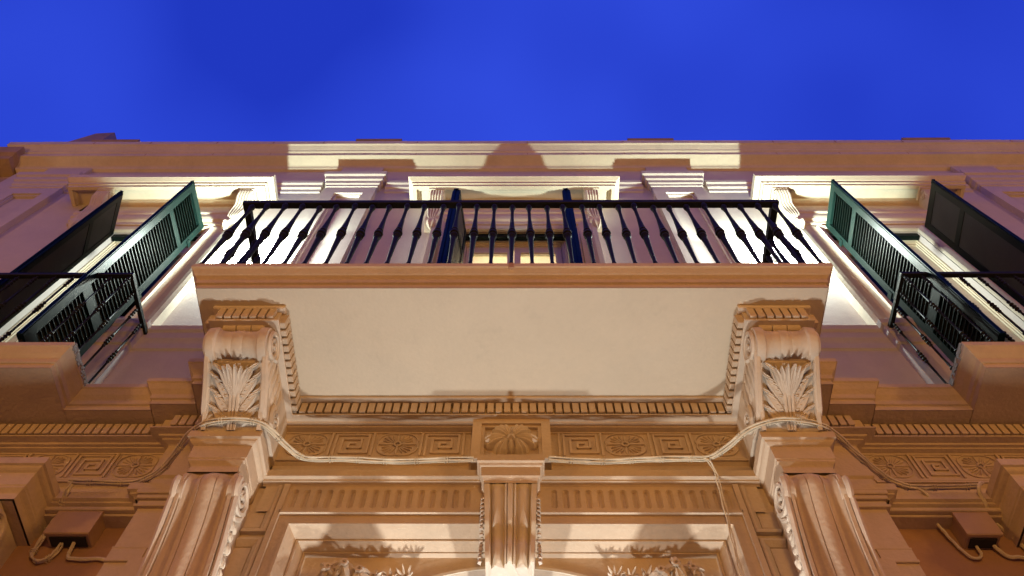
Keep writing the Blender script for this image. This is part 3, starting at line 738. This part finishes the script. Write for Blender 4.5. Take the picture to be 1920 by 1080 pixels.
# ------------------------------------------------------------------ railings
def lathe(prof, n=10):
    m = MB(); vs = []; fs = []
    for z, r in prof:
        for k in range(n): a = 2 * PI * k / n; vs.append((r * math.cos(a), r * math.sin(a), z))
    for i in range(len(prof) - 1):
        for k in range(n): a = i * n + k; b = i * n + (k + 1) % n; fs.append((a, b, b + n, a + n))
    fs += [tuple(range(n)), tuple(range(len(vs) - n, len(vs)))]; m.add(vs, fs); return m
bal = lathe([(0, 0.0092), (0.012, 0.0168), (0.03, 0.0197), (0.048, 0.0159), (0.058, 0.0092), (0.07, 0.0122), (0.08, 0.0092), (0.12, 0.0092), (0.25, 0.0119), (0.36, 0.0147), (0.395, 0.0156), (0.4, 0.02), (0.41, 0.0216), (0.42, 0.0158), (0.432, 0.0158), (0.437, 0.0233), (0.452, 0.0241), (0.462, 0.0166), (0.474, 0.015), (0.48, 0.0196), (0.492, 0.0175), (0.51, 0.016), (0.56, 0.0134), (0.66, 0.0092), (0.775, 0.0092), (0.785, 0.0118), (0.795, 0.0092), (0.81, 0.014), (0.83, 0.0178), (0.848, 0.014), (0.86, 0.0092)]).mesh('baluster', M_iron, True)
h = empty('balcony_railing'); h.parent = B; RZ = 5.83
m = MB(); m.box(-1.500, 1.475, .792, .828, RZ, RZ + .04, .004)
for s in (-1, 1): xs_ = 1.455 if s > 0 else -1.480; m.box(xs_ - .018, xs_ + .018, -.01, .791, RZ, RZ + .04, 0)
m.build('handrail', M_iron, h)
m = MB(); m.box(-1.455, 1.455, .80, .822, 4.957, 4.966); m.build('bottom_rail', M_iron, h)
for i in range(31): inst('baluster', bal, h, W(-1.446 + i * .0963 + random.uniform(-.003, .003), .81, 4.966), random.uniform(0, 1)).rotation_euler = (random.uniform(-.008, .008), random.uniform(-.010, .010), random.uniform(0, 1))
for s in (-1, 1):
    for i in range(7): inst('baluster', bal, h, W(s * 1.452, .70 - i * .10, 4.966))
beads = [(0, .006)]
def bd(z, r=.0115): return [(z - .010, .0058), (z - .006, r * .8), (z, r), (z + .006, r * .8), (z + .010, .0058)]
pr_ = [(0, .0058)]
for z in (.03, .055, .08, .108): pr_ += bd(z, .0125 if z > .1 else .011)
for z in (.34, .365, .39, .415, .445): pr_ += bd(z, .013 if .36 < z < .42 else .010)
for z in (.66, .69, .715, .74): pr_ += bd(z, .011)
pr_ += [(.775, .0058)]
rod = lathe(pr_, 8).mesh('baluster', M_iron, True)
for xa, xb, n in ((2.20, 3.33, 12), (-3.33, -2.165, 12)):
    h = empty('balcony_railing'); h.parent = B; zt = 5.735
    m = MB(); m.box(xa - .012, xb + .012, .408, .434, zt, zt + .028, .003)
    for x in (xa, xb): m.box(x - .012, x + .012, .02, .407, zt, zt + .024, 0)
    m.build('handrail', M_iron, h)
    m = MB(); m.box(xa - .01, xb + .01, .41, .43, 4.957, 4.964)
    m.build('bottom_rail', M_iron, h)
    for i in range(n): inst('baluster', rod, h, W(xa + (xb - xa) * i / (n - 1), .42, 4.962))
    for x in (xa, xb):
        for i in range(3): inst('baluster', rod, h, W(x, .32 - i * .10, 4.962))

# ------------------------------------------------------------------ shutters
SW, SH, ST = .355, 2.30, .034
def lb(m, u0, u1, t0, t1, z0, z1, b=.0):
    m.add([(u, t, z) for z in (z0, z1) for u, t in ((u0, t0), (u1, t0), (u1, t1), (u0, t1))], [(0, 1, 2, 3), (4, 5, 6, 7), (0, 1, 5, 4), (1, 2, 6, 5), (2, 3, 7, 6), (3, 0, 4, 7)])
RAILS = [(0, .09), (.57, .66), (1.80, 1.86), (2.225, SH)]
def shutter_meshes(e):
    """e=+1: louvres on the +t side"""
    fr = MB(); w = .048
    lb(fr, 0, w, 0, ST, 0, SH); lb(fr, SW - w, SW, 0, ST, 0, SH)
    for a, b in RAILS: lb(fr, w, SW - w, .001, ST - .001, a, b)
    lb(fr, SW, SW + .008, .004, .014, 0, SH); lb(fr, SW, SW + .006, .020, .030, 0, SH)
    lb(fr, SW - .02, SW + .012, .006, .026, SH, SH + .018)
    for z in (.25, 1.1, 1.95): lb(fr, -.02, .03, ST * (e > 0) + (-.006 if e < 0 else 0), ST * (e > 0) + (0 if e < 0 else .006), z, z + .05)
    bk = MB(); t = .004 if e > 0 else ST - .010
    for (a, b), (c, d) in zip(RAILS[:-1], RAILS[1:]): lb(bk, w, SW - w, t, t + .006, b, c)
    sl = MB(); a, b = w, SW - w; y0, y1 = (.010, .032) if e > 0 else (.024, .002)
    sl.add([(a, y0, .028), (b, y0, .028), (b, y1, 0), (a, y1, 0), (a, y0, .033), (b, y0, .033), (b, y1, .005), (a, y1, .005)], [(0, 1, 2, 3), (4, 5, 6, 7), (0, 1, 5, 4), (1, 2, 6, 5), (2, 3, 7, 6), (3, 0, 4, 7)])
    return fr.mesh('shutter', M_green), bk.mesh('shutter_board', M_back), sl.mesh('slat', M_green)
SMS = {1: shutter_meshes(1), -1: shutter_meshes(-1)}
def shutter(x, p, ang, e, z=5.0, note=None):
    """hinge at (x, p); ang = opening angle from straight out (rad, + turns the free edge towards +x)"""
    fr, bk, sl = SMS[e]
    o = inst('shutter', fr, B, W(x, p, z), -PI / 2 + ang)
    if note: o['label'] = note
    inst('shutter_board', bk, o)
    for (a, b), (c, d) in zip(RAILS[:-1], RAILS[1:]):
        n = int((c - b) / .040)
        for i in range(n): inst('slat', sl, o, (0, 0, b + .004 + i * (c - b - .006) / n))
    return o
# local t axis points to +x when straight out
shutter(2.352, .10, -.05, -1); shutter(3.095, .10, -.07, 1)
shutter(-2.386, .10, -.03, 1); shutter(-3.085, .06, .42, -1)
for a_ in ((-.418, .035, -.10, -1), (.392, .035, -.10, 1)):
    o = shutter(*a_); o.scale = (1, 1.75, 1)

# ------------------------------------------------------------------ neighbouring building at the far left
N_ = empty('building'); N_.location = (-5, 0, 0); tag(N_, 'darker lower neighbouring house at the far left edge with a bracketed roof cornice', 'building')
def nb(m_, name, f_):
    m = MB(); f_(m); o = m.build(name, m_); o.parent = N_; o.matrix_parent_inverse = Matrix.Translation((5, 0, 0)); return o
nb(M_nb, 'wall', lambda m: m.box(-12, -4.78, -6, -.03, 0, 8.95))
nb(M_nb, 'roof_cornice', lambda m: m.sweep([(0, 8.86), (.03, 8.90), (.03, 8.95), (.16, 8.98), (.17, 9.03), (.20, 9.06), (.22, 9.17), (-.2, 9.18)], [(-12, -.02), (-4.95, -.02), (-4.95, -.5)], False))
for x in (-5.12, -5.55, -5.98): nb(M_nb, 'cornice_bracket', lambda m: (m.prism([(-.02, 8.94), (.13, 8.96), (.13, 8.90), (.09, 8.84), (.04, 8.78), (-.02, 8.74)], x - .06, x + .06), m.prism([(-.02, 8.98), (.15, 8.98), (.15, 8.955), (-.02, 8.935)], x - .075, x + .075)))
nb(M_nb, 'roof_edge', lambda m: m.box(-12, -4.80, -3, -.6, 9.18, 9.3))

# ------------------------------------------------------------------ cables
def smooth_path(pts, n=6):
    o = []; P_ = [Vector(p) for p in pts]
    for i in range(len(P_) - 1):
        a, b, c, d = P_[max(i - 1, 0)], P_[i], P_[i + 1], P_[min(i + 2, len(P_) - 1)]
        for k in range(n):
            t = k / n; o.append(.5 * ((2 * b) + (c - a) * t + (2 * a - 5 * b + 4 * c - d) * t * t + (3 * b - a - 3 * c + d) * t ** 3))
    o.append(P_[-1]); return o
def cables(name, label, pts, offs, group=None, clips=True, z_=4.375):
    ctr = smooth_path([W(x, p, z) for x, p, z in pts]); h = empty(name, ctr[0]); tag(h, label, 'cable', group or ('cable bundles on the ledge' if clips and 'bundle' in label else 'loose cables hanging from the ledge')); inv = Matrix.Translation(-ctr[0])
    for oi, (ox, oz, r) in enumerate(offs):
        m = MB(); rnd = random.Random(oi + 5); q = []
        for i, c in enumerate(ctr):
            t = (ctr[min(i + 1, len(ctr) - 1)] - ctr[max(i - 1, 0)]).normalized(); sd = Vector((-t.y, t.x, 0))
            if sd.length < .3: sd = Vector((1, 0, 0))
            sd.normalize(); wob = .0035 * math.sin(i * .8 + oi * 2) + .002 * math.sin(i * .31 + oi)
            q.append(c + sd * (-ox + wob * .6) + Vector((0, 0, oz + wob)))
        m.tube(q, r * .82, 6); o = m.build('cable', M_cable, h, smooth=True); o.matrix_parent_inverse = inv
    if clips:
        acc = 0; nxt = .08
        for a, b in zip(ctr[:-1], ctr[1:]):
            l = (b - a).length
            if acc > nxt:
                t = (b - a).normalized(); sd = Vector((-t.y, t.x, 0)); sd = sd.normalized() if sd.length > .2 else Vector((1, 0, 0)); w = Vector((0, 0, 1)) if abs(t.z) < .8 else Vector((0, 1, 0))
                for dd in (-.006, .006):
                    m = MB(); c = a + t * dd
                    m.tube([c + sd * .0165 * math.cos(k * PI / 5) + w * .0115 * math.sin(k * PI / 5) for k in range(11)], .0017, 4); o = m.build('clip', M_cable, h); o.matrix_parent_inverse = inv
                nxt = acc + .115
            acc += l
    return h
Zc = 4.374
left = [(-1.92, .072, Zc), (-1.86, .070, Zc), (-1.757, .066, Zc), (-1.64, .066, Zc), (-1.56, .10, Zc), (-1.48, .16, Zc), (-1.365, .303, Zc), (-1.31, .355, Zc), (-1.24, .388, Zc), (-1.126, .397, Zc), (-1.026, .368, Zc), (-.954, .270, Zc), (-.90, .212, Zc), (-.845, .196, Zc), (-.723, .196, Zc), (-.58, .188, Zc), (-.451, .184, Zc), (-.30, .192, Zc), (-.16, .196, Zc)]
rightp = [(.16, .198, Zc), (.28, .188, Zc), (.413, .184, Zc), (.53, .192, Zc), (.639, .197, Zc), (.76, .200, Zc), (.842, .204, Zc), (.915, .262, Zc), (.983, .342, Zc), (1.066, .386, Zc), (1.153, .398, Zc), (1.266, .378, Zc), (1.339, .337, Zc), (1.40, .28, Zc), (1.472, .214, Zc), (1.55, .145, Zc), (1.62, .09, Zc), (1.71, .05, Zc), (1.78, .046, Zc), (1.848, .046, Zc), (2.018, .052, Zc)]
OFF = [(.010, .002, .0058), (-.001, .006, .005), (-.011, .001, .0055), (.004, -.008, .0045)]
cables('cable_bundle', 'bundle of painted cables clipped to the ledge left of the keystone', left, OFF)
cables('cable_bundle', 'bundle of painted cables clipped to the ledge right of the keystone', rightp, OFF)
cables('hanging_cable', 'cables looping from the ledge into the junction box at the lower left', [(-1.90, .068, 4.37), (-1.912, .055, 4.33), (-1.93, .0, 4.29), (-1.955, -.05, 4.22), (-1.965, -.065, 4.14), (-1.955, -.065, 4.075), (-1.915, -.065, 4.045), (-1.875, -.065, 4.07), (-1.86, -.055, 4.12), (-1.855, -.04, 4.16)], [(.008, 0, .0055), (-.006, .002, .005), (.002, .006, .005)])
cables('hanging_cable', 'short pipe bent like an elbow under the lower left junction box', [(-1.80, -.04, 4.16), (-1.81, -.06, 4.10), (-1.805, -.066, 4.075), (-1.77, -.066, 4.062), (-1.70, -.066, 4.062), (-1.64, -.066, 4.058), (-1.60, -.066, 4.04)], [(0, 0, .010)], clips=False)
cables('hanging_cable', 'thick cable hanging from the ledge in a U left of the right junction box', [(1.68, .055, 4.372), (1.73, .048, 4.37), (1.765, .045, 4.355), (1.79, .02, 4.31), (1.805, -.04, 4.27), (1.825, -.06, 4.20), (1.845, -.065, 4.12), (1.87, -.065, 4.075), (1.91, -.065, 4.085), (1.915, -.06, 4.13), (1.90, -.05, 4.17)], [(0, 0, .008)], clips=False)
cables('hanging_cable', 'thick cable looping at the right edge beside the lower right junction box', [(2.03, .07, 4.372), (2.0, .068, 4.35), (2.01, .03, 4.31), (2.04, -.04, 4.28), (2.08, -.06, 4.22), (2.11, -.065, 4.15), (2.10, -.065, 4.09), (2.05, -.065, 4.075), (2.0, -.065, 4.10), (1.985, -.055, 4.15), (1.98, -.05, 4.18)], [(0, 0, .010)], clips=False)
cables('hanging_cable', 'thin twisted cable dropping down the fluted band right of the keystone', [(.815, .205, 4.372), (.838, .20, 4.35), (.857, .175, 4.31), (.861, .150, 4.21), (.856, .142, 4.09), (.850, .137, 3.97), (.845, .132, 3.86), (.838, .13, 3.66)], [(.004, 0, .0045), (-.005, .003, .0035)], clips=False)

# junction boxes
for x0, x1, lab in ((-1.925, -1.735, 'brown painted junction box in the recess at the lower left'), (1.862, 2.010, 'brown painted junction box in the recess at the lower right')):
    m = MB(); h = empty('junction_box', W((x0 + x1) / 2, -.08, 4.13)); tag(h, lab, 'junction box', 'junction boxes in the side recesses'); inv = Matrix.Translation(W((x0 + x1) / 2, -.08, 4.13)).inverted()
    m.box(x0 + .004, x1 - .004, -.079, -.012, 4.14, 4.316, .003); o = m.build('case', M_box, h); o.matrix_parent_inverse = inv
    m = MB(); m.box(x0, x1, -.0115, .004, 4.136, 4.320, .004); o = m.build('lid', M_box, h); o.matrix_parent_inverse = inv
    m = MB(); m.box(x0 + .02, x1 - .02, -.07, -.02, 4.134, 4.1395); o = m.build('gland_plate', M_dark, h); o.matrix_parent_inverse = inv

# ------------------------------------------------------------------ lamps
def floodlight(loc, lab, e):
    x, y, z = loc; h = empty('floodlight', (x, 0, z)); tag(h, lab, 'floodlight', 'floodlights on the wall behind the centre balcony')
    m = MB(); m.tube([(0, 0, 0), (0, -.03, 0), (0, -.055, 0)], [.034, .034, .024], 14); m.build('housing', M_lamp, h)
    m = MB(); m.tube([(0, -.055, 0), (0, y + .03, 0)], .009, 8); m.build('arm', M_lamp, h)
    light('floodlight_lamp', 'POINT', loc, e * .42, (.84, 1, .92), .027)
    light('floodlight_upper_beam', 'SPOT', (x, y, z + .03), e * .62, (.80, 1, .84), .025, (x, y - .02, z + 1), math.radians(128), .35)
floodlight(LEDS[0], 'small glaring white floodlight on the wall behind the left end of the centre railing', LED_E)
floodlight(LEDS[1], 'small glaring white floodlight on the wall behind the right end of the centre railing', LED_E)
for i, l in enumerate(UPS):
    h = empty('uplight', l); tag(h, 'warm white uplight on a wall arm beside the doorway, %s' % ('left of the arch' if i == 0 else 'right of the arch'), 'uplight')
    m = MB(); x, y, z = l; m.tube([(x, y, z - .12), (x, y, z - .02)], [.035, .05], 14); m.tube([(x, y, z - .08), (x, y + .13, z - .12), (x, .14, z - .12)], .012, 6)
    o = m.build('housing', M_lamp, h); o.matrix_parent_inverse = Matrix.Translation(l).inverted()
    light('uplight_lamp', 'POINT', (x, y, z), UP_E, (1, .98, .94), .035)
for i, (x, y, z, e) in enumerate(STREET):
    h = empty('street_lamp', (x, y - .6, 0)); tag(h, 'sodium street lamp on a pole across the street, %s' % ('to the left', 'to the right', 'opposite the door')[i], 'street lamp')
    m = MB(); m.tube([(0, 0, 0), (0, 0, .4), (0, 0, z + .3), (0, .3, z + .45), (0, .6, z + .4)], [.09, .06, .05, .04, .035], 10); m.build('pole', M_iron, h)
    m = MB(); m.tube([(0, .6, z + .38), (0, .6, z + .26)], [.1, .2], 14); m.build('lamp_shade', M_iron, h)
    light('street_lamp_bulb', 'POINT', (x, y, z), e, SODIUM, .4)
